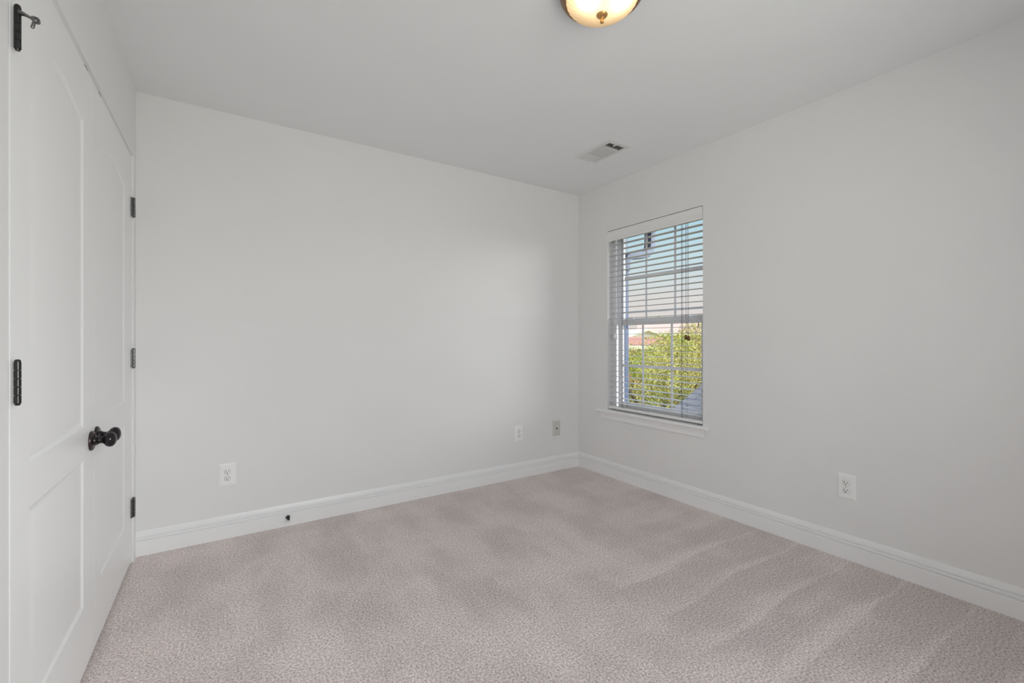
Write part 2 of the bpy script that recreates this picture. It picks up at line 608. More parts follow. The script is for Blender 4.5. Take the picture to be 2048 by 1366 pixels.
# skirting
BP = [(0, 0), (0.0150, 0), (0.0150, 0.0740), (0.0138, 0.0760), (0.0050, 0.0775), (0.0050, 0.0803), (0.0128, 0.0825),
      (0.0132, 0.0905), (0.0120, 0.0930), (0.0035, 0.0945), (0.0035, 0.0978), (0.0108, 0.1005), (0.0102, 0.108),
      (0.0082, 0.117), (0.0064, 0.124), (0.0050, 0.1285), (0, 0.1285)]
m = MB()
m.prism(BP, lambda p: (C0.x - 0.004, YB - p[0], p[1]), lambda p: (XR, YB - p[0], p[1]))
tag(m.build('baseboard_back', TRIM, smooth=25), 'white moulded baseboard along the long wall', 'baseboard', kind='structure')
m = MB()
m.prism(BP, lambda p: (XR - p[0], -0.62, p[1]), lambda p: (XR - p[0], YB, p[1]))
tag(m.build('baseboard_right', TRIM, smooth=25), 'white moulded baseboard along the window wall', 'baseboard', kind='structure')


# ------------------------------------------------------------------ closet doors
DEPTHS = ((0, 0), (0.003, -0.0012), (0.008, -0.0036), (0.013, -0.0050), (0.020, -0.0050), (0.027, -0.0040), (0.040, -0.0022), (0.046, -0.0018))


def door_leaf(name, label, u0, u1, p0, p1, hinge_at):
    """u0<u1 the edges of the leaf, p0<p1 the panel edges"""
    zb, zt = 0.016, 2.0668
    root = empty(name, CW((hinge_at, 0, 0.016)), -CA, label, 'door', kind='structure')
    vf = -0.008                                    # face of the slab
    m = MB(CW)
    bm = m.bm
    loops = []
    # upper panel with an arched top, lower panel plain (counter-clockwise in u,z)
    def upper(d, n=40):
        a, b = p0 + d, p1 - d
        pts = [(a, 0.840 + d), (b, 0.840 + d)]
        for k in range(n + 1):
            u = b + (a - b) * k / n
            pts.append((u, 1.8775 + 0.037 * (0.5 - 0.5 * math.cos(2 * PI * (u - p0) / (p1 - p0))) - d))
        return pts

    def lower(d):
        return [(p0 + d, 0.234 + d), (p1 - d, 0.234 + d), (p1 - d, 0.731 - d), (p0 + d, 0.731 - d)]
    outer = [(u0, zb), (u1, zb), (u1, zt), (u0, zt)]
    ov = [bm.verts.new(CW((u, vf, z))) for u, z in outer]
    edges = [bm.edges.new((ov[i], ov[(i + 1) % 4])) for i in range(4)]
    for lp in (upper, lower):
        rings = []
        for d, dv in DEPTHS:
            rings.append([bm.verts.new(CW((p[0], vf + dv, p[1]))) for p in lp(d)])
        n = len(rings[0])
        edges += [bm.edges.new((rings[0][i], rings[0][(i + 1) % n])) for i in range(n)]
        for a, b in zip(rings, rings[1:]):
            for i in range(n):
                j = (i + 1) % n
                bm.faces.new((a[i], a[j], b[j], b[i]))
        bm.faces.new(rings[-1])
    bmesh.ops.triangle_fill(bm, edges=edges, use_beauty=True, use_dissolve=False)
    # edges and back of the slab
    bv = [bm.verts.new(CW((u, vf - 0.035, z))) for u, z in outer]
    for i in range(4):
        j = (i + 1) % 4
        bm.faces.new((ov[i], ov[j], bv[j], bv[i]))
    bm.faces.new(bv)
    m.build('slab', DOORM, root, smooth=18)
    return root


UM = 0.858
d1 = door_leaf('door_1', 'white closet door by the long wall, its hinges towards the corner', U0 + 0.003, UM - 0.0015, 0.270, 0.757, U0)
d2 = door_leaf('door_2', 'white closet door nearer the camera, with the hinge pin door stop', UM + 0.0015, U1 - 0.003, 1.006, 1.504, U1)


def knob(root, u, z):
    r = MB(CW)
    r.lathe([(0.0, 0.0), (0.0335, 0.0), (0.0345, 0.002), (0.0335, 0.0065), (0.0290, 0.0095), (0.0215, 0.0105), (0.0, 0.0105)], (u, -0.008, z), (0, 1, 0), 40)
    ro = r.build('rosette', ROSETTE, root, smooth=35, label='dark bronze rosette')
    k = MB(CW)
    pr = [(0.0, 0.009), (0.0185, 0.009), (0.0180, 0.014), (0.0155, 0.019), (0.0135, 0.021), (0.0142, 0.023), (0.0125, 0.026), (0.0118, 0.032), (0.0135, 0.037),
          (0.0190, 0.0415), (0.0245, 0.0465), (0.0275, 0.0530), (0.0280, 0.0590), (0.0262, 0.0655), (0.0215, 0.0715), (0.0140, 0.0755), (0.0060, 0.0775), (0.0, 0.0778)]
    pr = [(r_ * 0.96, 0.009 + (h_ - 0.009) * 0.90) for r_, h_ in pr]
    k.lathe(pr, (u, -0.008, z), (0, 1, 0), 40)
    k.build('knob', BRONZE_DK, root, smooth=40, label='glossy black bronze knob')


knob(d1, 0.833, 0.783)
knob(d2, 0.912, 0.779)


def hinge(root, uk, z, side, mat, tip=False):
    """uk: position of the pin, side: +1 when the leaf lies towards the camera"""
    m = MB(CW)
    hh = 0.0465
    kv, kr = 0.0015, 0.0062
    n = 5
    L = 2 * hh / n
    for i in range(n):
        z0 = z - hh + i * L + 0.0003
        m.lathe([(0, 0), (kr - 0.0006, 0), (kr, 0.0008), (kr, L - 0.0013), (kr - 0.0006, L - 0.0006), (0, L - 0.0006)], (uk, kv, z0), (0, 0, 1), 16)
    h = m.build('hinge', mat, root, smooth=35)
    m = MB(CW)
    if side < 0:                                   # closed leaf, only its edge shows beside the pin
        m.box((uk - 0.0040, -0.030, z - hh), (uk + 0.0020, -0.0090, z + hh), 0.0003, 1)
    else:
        m.box((uk - (0.0009 if side > 0 else 0.004), -0.014, z - hh), (uk + (0.028 if side > 0 else 0.0009), -0.0010, z + hh), 0.0004, 1)
    m.build('hinge_leaf', mat, h)
    m = MB(CW)
    m.lathe([(0, -hh - 0.004), (0.0040, -hh - 0.004), (0.0052, -hh), (0.0036, -hh + 0.002), (0.0036, hh - 0.002), (0.0056, hh), (0.0056, hh + 0.002), (0.0040, hh + 0.0050), (0, hh + 0.0060)],
            (uk, kv, z), (0, 0, 1), 16)
    m.build('hinge_pin', mat, h, smooth=40)
    return h


for z in (1.8105, 1.0416, 0.282):
    hinge(d1, U0 - 0.006, z, +1, HINGEM)
for z in (1.830, 1.040, 0.278):
    h2 = hinge(d2, U1 - 0.010, z, -1, HINGEB)
    if z > 1.5:
        top_hinge = h2
# hinge pin door stop on the top hinge of the nearer door
uk = U1 - 0.010
m = MB(CW)
m.tube([(uk, 0.004, 1.866), (uk + 0.008, 0.016, 1.860), (uk + 0.020, 0.028, 1.850), (uk + 0.026, 0.034, 1.847)], [0.0060, 0.0038, 0.0028, 0.0028], 10)
m.lathe([(0, 0.003), (0.0065, 0.003), (0.0085, 0.0), (0.0088, -0.002), (0.0074, -0.0045), (0, -0.0045)], (uk + 0.030, 0.038, 1.844), (0.6, 0.7, 0.45), 20)
m.lathe([(0, 0.0), (0.0035, 0.0), (0.0035, 0.0060), (0, 0.0060)], (uk + 0.030, 0.038, 1.844), (0.6, 0.7, 0.45), 6)
m.lathe([(0, 0), (0.0030, 0), (0.0032, 0.012), (0.0026, 0.0135), (0, 0.0135)], (uk + 0.031, 0.035, 1.836), (0.10, -0.15, -0.9), 12)
m.build('hinge_pin_stop', STOPM, d2, smooth=40, label='small door stop arm with screw on the hinge pin')
# ball catches at the top of each door
for d, u in ((d1, 0.774), (d2, 0.971)):
    m = MB(CW)
    m.box((u - 0.022, -0.030, 2.0650), (u + 0.022, -0.0075, 2.0690), 0.0004, 1)
    m.lathe([(0, 0), (0.0055, 0), (0.0050, 0.003), (0.0030, 0.0048), (0, 0.0052)], (u, -0.012, 2.0665), (0, 0, 1), 12)
    m.build('ball_catch', HINGEM, d, smooth=40)

# ------------------------------------------------------------------ window
win = empty('window_1', (XR + 0.10, (WY0 + WY1) / 2, WZ0), 0, 'white single-hung window with grid bars behind the blind', 'window', kind='structure')


def bars(m, rects, d0, d1, bev=0.002):
    for y0, y1, z0, z1 in rects:
        m.box((XR + d0, y0, z0), (XR + d1, y1, z1), bev, 1)


fw_ = 0.034
m = MB()
bars(m, [(WY0, WY0 + fw_, WZ0, WZ1), (WY1 - fw_, WY1, WZ0, WZ1)], 0.062, 0.146, 0.002)
bars(m, [(WY0 + fw_ - 0.001, WY1 - fw_ + 0.001, WZ1 - fw_, WZ1 - 0.0005), (WY0 + fw_ - 0.001, WY1 - fw_ + 0.001, WZ0 - 0.01, WZ0 + 0.024)], 0.0625, 0.1455, 0.002)
# inner ridges of the jamb tracks
bars(m, [(WY0 + fw_ - 0.002, WY0 + fw_ + 0.006, WZ0, WZ1), (WY1 - fw_ - 0.006, WY1 - fw_ + 0.002, WZ0, WZ1)], 0.062, 0.069, 0.001)
bars(m, [(WY0 + fw_ - 0.002, WY0 + fw_ + 0.006, WZ0, WZ1), (WY1 - fw_ - 0.006, WY1 - fw_ + 0.002, WZ0, WZ1)], 0.101, 0.107, 0.001)
m.build('window_frame', VINYL, win)
SY0, SY1 = WY0 + fw_ - 0.002, WY1 - fw_ - 0.019      # between the tracks
# lower sash
sw = 0.044
m = MB()
bars(m, [(SY0, SY0 + 0.026, 0.580, 1.306), (SY1 - sw, SY1, 0.580, 1.306)], 0.070, 0.098, 0.002)
bars(m, [(SY0 + 0.025, SY1 - sw + 0.001, 0.5805, 0.626), (SY0 + 0.025, SY1 - sw + 0.001, 1.256, 1.3055)], 0.0705, 0.0975, 0.002)
ls = m.build('lower_sash', VINYL, win)
m = MB(); m.box((XR + 0.083, SY0 + 0.022, 0.62), (XR + 0.085, SY1 - sw + 0.004, 1.26)); m.build('pane', GLASS, ls)
m = MB()
yc = 2.2485
bars(m, [(yc - 0.1345 - 0.010, yc - 0.1345 + 0.010, 0.62, 1.26), (yc + 0.1345 - 0.010, yc + 0.1345 + 0.010, 0.62, 1.26), (SY0 + 0.026, SY1 - sw, 0.917, 0.938)][:2], 0.079, 0.0825, 0.001)
bars(m, [(SY0 + 0.026, SY1 - sw, 0.917, 0.938)], 0.0784, 0.0822, 0.001)
m.build('grid_bars', VINYL, ls)
m = MB()
for y in (2.50, 1.985):
    m.box((XR + 0.072, y - 0.022, 1.304), (XR + 0.096, y + 0.022, 1.312), 0.003, 1)
    m.box((XR + 0.070, y - 0.006, 1.310), (XR + 0.088, y + 0.016, 1.320), 0.003, 1)
m.build('sash_lock', VINYL, ls)
# upper sash
us = 0.026
m = MB()
bars(m, [(SY0, SY0 + us, 1.262, 2.012), (SY1 - us + 0.006, SY1 + 0.015, 1.262, 2.012)], 0.110, 0.138, 0.002)
bars(m, [(SY0 + us - 0.001, SY1 - us + 0.001, 1.2625, 1.312), (SY0 + us - 0.001, SY1 - us + 0.001, 1.985, 2.0115)], 0.1105, 0.1375, 0.002)
us_ = m.build('upper_sash', VINYL, win)
m = MB(); m.box((XR + 0.123, SY0 + us - 0.004, 1.308), (XR + 0.125, SY1 - us + 0.004, 1.988)); m.build('pane', GLASS, us_)
m = MB()
bars(m, [(yc - 0.1345 - 0.010, yc - 0.1345 + 0.010, 1.308, 1.99), (yc + 0.1345 - 0.010, yc + 0.1345 + 0.010, 1.308, 1.99), (SY0 + us, SY1 - us, 1.638, 1.659)][:2], 0.119, 0.1225, 0.001)
bars(m, [(SY0 + us, SY1 - us, 1.638, 1.659)], 0.1184, 0.1222, 0.001)
m.build('grid_bars', VINYL, us_)
m = MB()
for y in (2.575, 1.915):
    m.box((XR + 0.1085, y - 0.003, 1.225), (XR + 0.1115, y + 0.003, 1.268), 0.001, 1)
m.build('vent_latch', DARK, us_, label='small dark latch')
# stool and apron
m = MB()
sp = [(0.040, 0.534), (0.150, 0.534)]
prof = [(0.07, 0.534), (-0.030, 0.534), (-0.034, 0.5355), (-0.037, 0.540), (-0.0375, 0.545), (-0.036, 0.551), (-0.032, 0.5555), (-0.028, 0.556), (0.07, 0.556)]
m.prism(prof, lambda p: (XR + min(p[0], 0.0), 1.766, p[1]), lambda p: (XR + min(p[0], 0.0), 2.789, p[1]))
m.box((XR - 0.002, WY0, 0.534), (XR + 0.075, WY1, 0.556))
st = m.build('window_sill', TRIM, win, smooth=40)
m = MB()
ap = [(0, 0.474), (0.008, 0.474), (0.0145, 0.480), (0.0150, 0.484), (0.0145, 0.500), (0.0165, 0.512), (0.021, 0.521), (0.024, 0.528), (0.024, 0.534), (0, 0.534)]
def apron_end(y, s):
    return lambda p: (XR - p[0], y + s * p[0] * 0.6, p[1])
m.prism(ap, apron_end(1.796, -1), apron_end(2.742, 1))
m.build('apron', TRIM, win, smooth=30)

# made-up window behind the camera, added so the fill lamp can shine in
w2 = empty('added_window', ((fx0 + fx1) / 2, -0.69, fz0), 0, 'white window added behind the camera for the fill lamp', 'window', kind='structure')
m = MB()
for a, b in (((fx0, fz0), (fx0 + 0.05, fz1)), ((fx1 - 0.05, fz0), (fx1, fz1)), ((fx0, fz0), (fx1, fz0 + 0.05)), ((fx0, fz1 - 0.05), (fx1, fz1)), ((fx0, 1.32), (fx1, 1.37)), (((fx0 + fx1) / 2 - 0.03, fz0), ((fx0 + fx1) / 2 + 0.03, fz1))):
    m.box((a[0], -0.72, a[1]), (b[0], -0.66, b[1]), 0.002, 1)
m.build('window_frame', VINYL, w2)
m = MB(); m.box((fx0 + 0.03, -0.692, fz0 + 0.03), (fx1 - 0.03, -0.690, fz1 - 0.03)); m.build('pane', GLASS, w2)

# ------------------------------------------------------------------ blind
blind = empty('window_blind', (XR + 0.03, (WY0 + WY1) / 2, WZ1), 0, 'white slatted blind hung inside the window opening', 'blind')
BX = XR + 0.031
m = MB()
vp = [(0.006, 1.955), (0.003, 1.953), (-0.001, 1.9535), (-0.003, 1.957), (-0.004, 1.963), (-0.0025, 1.967), (-0.0025, 2.023), (-0.004, 2.027), (-0.003, 2.034), (0.0, 2.0385), (0.006, 2.0385)]
m.prism(vp, lambda p: (XR + p[0], WY0 + 0.003, p[1]), lambda p: (XR + p[0], WY1 + 0.002, p[1]))
m.build('valance', BLINDM, blind, smooth=30)
m = MB(); m.box((XR + 0.008, WY0 + 0.006, 1.975), (XR + 0.058, WY1 - 0.006, 2.026), 0.002, 1)
m.build('headrail', STEEL, blind)


def slat_mesh():
    m = MB()
    y0, y1 = WY0 + 0.006, WY1 - 0.005
    w, t, c = 0.025, 0.0013, 0.012
    out = []
    for cx, cy, a0 in ((w - c, y1 - c, 0), (-w + c, y1 - c, 90), (-w + c, y0 + c, 180), (w - c, y0 + c, 270)):
        for k in range(5):
            a = R(a0 + 90 * k / 4)
            out.append((cx + c * math.cos(a), cy + c * math.sin(a)))
    ymid = (y0 + y1) / 2
    m.prism([(p[0], p[1] - ymid) for p in out], lambda p: (p[0], p[1], -t), lambda p: (p[0], p[1], t))
    return m, ymid


sm, ymid = slat_mesh()
slat = sm.build('slat', SLATM, None)
slat.parent = blind
NS = 31
ZT, ZB = 1.9225, 0.6165
for i in range(NS):
    o = slat if i == 0 else slat.copy()
    if i:
        COL.objects.link(o)
        o.parent = blind
    z = ZT + (ZB - ZT) * i / (NS - 1)
    tilt = random.uniform(-0.6, 0.6)
    if i == 13:
        tilt = -19.0
    o.location = (BX - blind.location.x, ymid - blind.location.y, z - blind.location.z)
    o.rotation_euler = (0, R(tilt), 0)
m = MB(); m.box((BX - 0.026, WY0 + 0.006, 0.566), (BX + 0.026, WY1 - 0.005, 0.588), 0.004, 2)
m.build('bottom_rail', BLINDM, blind)
for y in (2.528, 1.972):
    m = MB()
    for x in (-0.0262, 0.0262):
        m.tube([(BX + x, y - 0.006, 0.588), (BX + x, y - 0.006, 1.976)], 0.0009, 5)
        m.tube([(BX + x, y + 0.006, 0.588), (BX + x, y + 0.006, 1.976)], 0.0009, 5)
    m.build('ladder_cord', CORD, blind)
    m = MB(); m.tube([(BX - 0.0285, y + 0.001, 0.588), (BX - 0.0285, y + 0.001, 1.976)], 0.0011, 5)
    m.build('lift_cord', CORD, blind)
tas = [(0, 0), (0.0035, 0.0), (0.0058, -0.004), (0.0088, -0.014), (0.0106, -0.024), (0.0100, -0.031), (0.0070, -0.035), (0, -0.036)]
for y, z, dx in ((1.932, 1.172, 0.0), (1.914, 1.164, 0.004)):
    m = MB(); m.tube([(XR - 0.008 + dx, y, z), (XR - 0.006 + dx, y + 0.003, 1.6), (XR + 0.006, y + 0.012, 1.955)], 0.0011, 5)
    c = m.build('pull_cord', CORD, blind)
    m = MB(); m.lathe(tas, (XR - 0.008 + dx, y, z), (0, 0, 1), 14)
    m.build('tassel', WOODT, c, smooth=40, label='brown wooden tassel')
for y, z, dx in ((2.600, 1.186, 0.0), (2.586, 1.178, 0.004)):
    m = MB(); m.tube([(XR - 0.006 + dx, y, z), (XR - 0.004 + dx, y, 1.6), (XR + 0.006, y, 1.955)], 0.0010, 5)
    c = m.build('tilt_cord', WHITECORD, blind)
    m = MB(); m.lathe(tas, (XR - 0.006 + dx, y, z), (0, 0, 1), 14)
    m.build('tassel', PLASTIC, c, smooth=40, label='white tassel')


# ------------------------------------------------------------------ outlets
def outlet(kind='duplex', w=0.084, h=0.131):
    """frame: x across the wall, -y out of the wall, origin at the plate centre"""
    o = empty('wall_outlet')
    m = MB()
    t = 0.0066
    bv = 0.0105
    a = [(-w / 2, -h / 2), (w / 2, -h / 2), (w / 2, h / 2), (-w / 2, h / 2)]
    b = [(x - math.copysign(bv, x), z - math.copysign(bv, z)) for x, z in a]
    c = [(x - math.copysign(bv * .35, x), z - math.copysign(bv * .35, z)) for x, z in a]
    m.sweep([[(x, 0, z) for x, z in a], [(x, -t * .30, z) for x, z in a], [(x, -t * .55, z) for x, z in c], [(x, -t, z) for x, z in b]])
    m.build('cover_plate', PLASTIC if kind == 'duplex' else ALMOND, o)
    if kind == 'duplex':
        for zc in (0.0195, -0.0195):
            m = MB()
            out = []
            for k in range(36):
                t_ = 2 * PI * k / 36
                out.append((0.0152 * math.cos(t_), max(-0.0128, min(0.0128, 0.0152 * math.sin(t_))) + zc))
            m.sweep([[(x, -0.004, z) for x, z in out], [(x, -0.0074, z) for x, z in out], [(x * .95, -0.0080, zc + (z - zc) * .95) for x, z in out]])
            rc = m.build('receptacle', PLASTIC, o, smooth=40)
            # dark seam around the face
            m = MB()
            m.sweep([[(x * 1.075, -0.0050, zc + (z - zc) * 1.085) for x, z in out], [(x * 1.075, -0.00675, zc + (z - zc) * 1.085) for x, z in out]])
            m.build('seam', SEAM, rc)
            m = MB()
            m.box((-0.0076, -0.0086, zc - 0.0015), (-0.0052, -0.0060, zc + 0.0080))
            m.box((0.0052, -0.0086, zc - 0.0005), (0.0076, -0.0060, zc + 0.0072))
            m.lathe([(0, 0.006), (0.0027, 0.006), (0.0027, 0.0086), (0, 0.0086)], (0, 0, zc - 0.0074), (0, -1, 0), 14)
            m.build('slots', DARK, rc, label='dark plug slots')
        m = MB(); m.lathe([(0, 0.004), (0.0026, 0.004), (0.0026, 0.0072), (0.0020, 0.0077), (0, 0.0079)], (0, 0, 0), (0, -1, 0), 14)
        m.build('screw', STEEL, o, smooth=40)
    else:
        m = MB(); m.lathe([(0, 0.004), (0.0075, 0.004), (0.0075, 0.0065), (0.0055, 0.0070), (0.0055, 0.012), (0, 0.012)], (0, 0, -0.002), (0, -1, 0), 16)
        m.build('cable_jack', HINGEB, o, smooth=40, label='black cable jack')
        for zc in (0.044, -0.048):
            m = MB(); m.lathe([(0, 0.004), (0.0030, 0.004), (0.0030, 0.0074), (0, 0.0080)], (0, 0, zc), (0, -1, 0), 12)
            m.build('screw', STEEL, o, smooth=40)
    return o


oa = outlet()
oa.location = (0.0495, YB, 0.3600)
tag(oa, 'white duplex outlet on the long wall, close to the closet doors', 'outlet', 'duplex wall outlets')
ob = copy_tree(oa)
ob.location = (2.076, YB, 0.366)
tag(ob, 'white duplex outlet low on the long wall, next to the beige cable plate', 'outlet', 'duplex wall outlets')
oc = copy_tree(oa)
oc.location = (XR, 0.985, 0.374)
oc.rotation_euler = (0, 0, R(-90))
tag(oc, 'white duplex outlet alone on the window wall, beyond the window', 'outlet', 'duplex wall outlets')
od = outlet('cable')
od.name = 'cable_plate'
od.location = (2.4725, YB, 0.366)
tag(od, 'beige cable plate with one black jack, near the room corner', 'cable plate')

# spring door stop on the skirting
ds = empty('door_stop', (0.361, YB - 0.015, 0.054), 0, 'small black door stop fixed to the baseboard of the long wall', 'door stop')
m = MB()
m.lathe([(0, 0), (0.0115, 0), (0.0125, 0.003), (0.0110, 0.010), (0.0075, 0.016), (0.0050, 0.019), (0, 0.019)], (0.361, YB - 0.015, 0.054), (0, -1, 0), 20)
m.build('mount', HINGEB, ds, smooth=40)
m = MB()
m.lathe([(0, 0.017)] + [(0.0050 + 0.0012 * math.cos(k * PI), 0.018 + 0.0016 * k) for k in range(24)] + [(0, 0.056)], (0.361, YB - 0.015, 0.054), (0, -1, -0.10), 14)
m.build('spring', HINGEB, ds, smooth=60)
m = MB()
m.lathe([(0, 0.055), (0.0062, 0.055), (0.0068, 0.059), (0.0064, 0.067), (0.0040, 0.069), (0, 0.069)], (0.361, YB - 0.015, 0.054), (0, -1, -0.10), 16)
m.build('rubber_tip', RUBBER, ds, smooth=40, label='white rubber tip')

# ------------------------------------------------------------------ ceiling vent
vx0, vx1, vy0, vy1 = 2.130, 2.327, 2.072, 2.419
vent = empty('ceiling_vent', ((vx0 + vx1) / 2, (vy0 + vy1) / 2, H), 0, 'white metal air vent in the ceiling above the window corner', 'vent')
ix0, ix1, iy0, iy1 = 2.163, 2.303, 2.112, 2.386
m = MB()
def rect(x0, x1, y0, y1, z): return [(x0, y0, z), (x1, y0, z), (x1, y1, z), (x0, y1, z)]
m.sweep([rect(vx0, vx1, vy0, vy1, H), rect(vx0, vx1, vy0, vy1, H - 0.0045), rect(vx0 + 0.010, vx1 - 0.010, vy0 + 0.010, vy1 - 0.010, H - 0.0085),
         rect(ix0 - 0.003, ix1 + 0.003, iy0 - 0.003, iy1 + 0.003, H - 0.0070), rect(ix0, ix1, iy0, iy1, H - 0.0050), rect(ix0, ix1, iy0, iy1, H + 0.030)], True, False)
for y in (2.176, 2.319):
    m.box((ix0, y - 0.004, H - 0.0055), (ix1, y + 0.004, H + 0.012))
m.build('vent_frame', VENTM, vent)
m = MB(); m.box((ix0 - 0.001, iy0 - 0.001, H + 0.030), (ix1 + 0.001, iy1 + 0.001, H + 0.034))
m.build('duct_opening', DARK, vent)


def louvre(m, a, b, w, ang, axis):
    """thin blade between a and b, tilted by ang"""
    t = 0.0004
    a = Vector(a); b = Vector(b)
    ca, sa = math.cos(ang), math.sin(ang)
    off = Vector((0, ca, sa)) if axis == 'x' else Vector((ca, 0, sa))
    nn = Vector((0, -sa, ca)) if axis == 'x' else Vector((-sa, 0, ca))
    sec = [off * w / 2 + nn * t, -off * w / 2 + nn * t, -off * w / 2 - nn * t, off * w / 2 - nn * t]
    m.sweep([[a + s_ for s_ in sec], [b + s_ for s_ in sec]])


for k in range(5):
    y = iy0 + 0.008 + k * 0.0122
    m = MB(); louvre(m, (ix0, y, H + 0.0015), (ix1, y, H + 0.0015), 0.0125, R(33), 'x')
    m.build('louvre', VENTM, vent)
for k in range(5):
    y = 2.330 + k * 0.0122
    m = MB(); louvre(m, (ix0, y, H + 0.0010), (ix1, y, H + 0.0010), 0.0150, R(-35), 'x')
    m.build('louvre', VENTM, vent)
for k in range(11):
    x = ix0 + 0.006 + k * 0.0128
    m = MB(); louvre(m, (x, 2.180, H + 0.0015), (x, 2.315, H + 0.0015), 0.0150, R(-60), 'y')
    m.build('louvre', VENTM, vent)
m = MB(); m.box((2.205, 2.094, H - 0.017), (2.209, 2.124, H - 0.006), 0.001, 1)
m.build('damper_lever', VENTM, vent)
for x, y in ((2.236, 2.090), (2.235, 2.404)):
    m = MB(); m.lathe([(0, 0.006), (0.0034, 0.006), (0.0034, 0.0090), (0.0022, 0.0100), (0, 0.0102)], (x, y, H), (0, 0, -1), 12)
    m.build('screw', STEEL, vent, smooth=40)

# ------------------------------------------------------------------ ceiling lamp
LX, LY = 1.190, 1.200
lamp = empty('ceiling_light', (LX, LY, H), 0, 'round ceiling lamp with bronze pan and glowing ribbed glass bowl', 'ceiling light')
m = MB()
pan = [(0.0, 0.0), (0.151, 0.0), (0.1565, 0.005), (0.1580, 0.012), (0.154, 0.019), (0.1555, 0.024), (0.1500, 0.034), (0.1470, 0.039), (0.1420, 0.044),
       (0.1365, 0.047), (0.1335, 0.0460), (0.1325, 0.042), (0.130, 0.026), (0.0, 0.022)]
m.lathe(pan, (LX, LY, H), (0, 0, -1), 72, caps=False)
m.build('lamp_pan', BRONZE, lamp, smooth=35, label='bronze ring of the ceiling lamp')
m = MB()
def ribs(t, r, h):
    return 0.007 * math.cos(36 * t + 10 * (0.131 - r)) * min(1.0, r / 0.05)
pr = []
RB, HB = 0.1310, 0.0605
for k in range(19):
    a = R(90) * k / 18
    pr.append((RB * math.cos(a) ** 1.30 if k < 18 else 0.006, 0.042 + HB * math.sin(a)))
pr_in = [(max(r - 0.003, 0.005), h - 0.003) for r, h in pr[::-1]]
m.lathe(pr, (LX, LY, H), (0, 0, -1), 216, wob=ribs, caps=False)
m.build('glass_bowl', BOWL, lamp, smooth=60, label='warm glowing ribbed glass bowl')
m = MB()
fz = 0.042 + HB
m.lathe([(0, fz - 0.003), (0.0205, fz - 0.003), (0.0210, fz), (0.0185, fz + 0.004), (0.0130, fz + 0.0075), (0.0080, fz + 0.0090), (0.0080, fz + 0.0105), (0.0092, fz + 0.0118), (0.0080, fz + 0.0135),
         (0.0062, fz + 0.0145), (0.0060, fz + 0.0190), (0.0075, fz + 0.0225), (0.0078, fz + 0.0255), (0.0060, fz + 0.0285), (0.0030, fz + 0.0300), (0, fz + 0.0302)], (LX, LY, H), (0, 0, -1), 28)
m.build('finial', BRASS, lamp, smooth=40, label='antique brass finial')
rt = Vector((math.cos(R(YAW)), -math.sin(R(YAW)), 0))
fwd = Vector((math.sin(R(YAW)), math.cos(R(YAW)), 0))
for s_ in (-1, 1):
    c = Vector((LX, LY, H - 0.058)) + rt * 0.058 * s_ - fwd * 0.040
    m = MB()
    m.lathe([(0, -0.030), (0.010, -0.029), (0.014, -0.022), (0.019, -0.010), (0.022, 0.002), (0.021, 0.012), (0.015, 0.020), (0.007, 0.0238), (0, 0.0245)], c, (rt.x * s_ * 0.5, rt.y * s_ * 0.5, -0.8), 20)
    m.build('bulb', BULB, lamp, smooth=60)

# ------------------------------------------------------------------ outside: the house itself
EX = XO + 0.06
m = MB()
m.box((XO, -0.80, -2.9), (EX, WY0 - 0.02, 2.5)); m.box((XO, WY1 + 0.02, -2.9), (EX, 8.0, 2.5))
m.box((XO, WY0 - 0.02, -2.9), (EX, WY1 + 0.02, WZ0 - 0.03)); m.box((XO, WY0 - 0.02, WZ1 + 0.02), (EX, WY1 + 0.02, 2.5))
m.box((-6.0, 7.9, -2.9), (XO, 8.0, 2.5)); m.box((-6.1, -0.80, -2.9), (-6.0, 8.0, 2.5))
m.box((-6.0, -0.80, -2.9), (XO, -0.76, -0.15)); m.box((-6.0, YB + 0.15, -0.2), (XO, 8.0, -0.12))
tag(m.build('wall_exterior', HOUSEW), 'outer siding of this house, around the window', 'house wall', kind='structure')
m = MB()
rp = [(3.27, 2.225), (3.29, 2.30), (-1.55, 5.2), (-6.5, 2.30), (-6.5, 2.22), (-1.55, 5.0), (2.95, 2.62), (2.95, 2.225)]
m.prism(rp, lambda p: (p[0], -1.1, p[1]), lambda p: (p[0], 8.3, p[1]))
tag(m.build('roof', GREYROOF), 'grey roof of this house, overhanging the window', 'roof', kind='structure')
m = MB()
gp = [(3.27, 2.225), (3.27, 2.140), (3.29, 2.130), (3.355, 2.130), (3.385, 2.165), (3.390, 2.195), (3.400, 2.22), (3.394, 2.22), (3.380, 2.20), (3.372, 2.17), (3.35, 2.138), (3.29, 2.138), (3.277, 2.225)]
m.prism(gp, lambda p: (p[0], -1.1, p[1]), lambda p: (p[0], 8.3, p[1]))
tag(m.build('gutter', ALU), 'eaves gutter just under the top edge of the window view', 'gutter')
# downspout
dsp = empty('downspout', (2.985, 2.735, -2.9), 0, 'bluish downspout pipe outside, seen through the window edge', 'downspout')
DYC = 2.735


def pipe(m, path, wx=0.028, wy=0.030):
    secs = []
    for i, p in enumerate(path):
        p = Vector(p)
        d = (Vector(path[min(i + 1, len(path) - 1)]) - Vector(path[max(i - 1, 0)])).normalized()
        y = Vector((0, 1, 0)); x = d.cross(y).normalized()
        sec = []
        for k in range(28):
            t = 2 * PI * k / 28
            ex, ey = math.cos(t), math.sin(t)
            q = max(abs(ex), abs(ey)) ** 0.8
            rib = 1 + 0.022 * math.cos(14 * t)
            sec.append(p + x * wx * ex / q * rib + y * wy * ey / q * rib)
        secs.append(sec)
    m.sweep(secs)


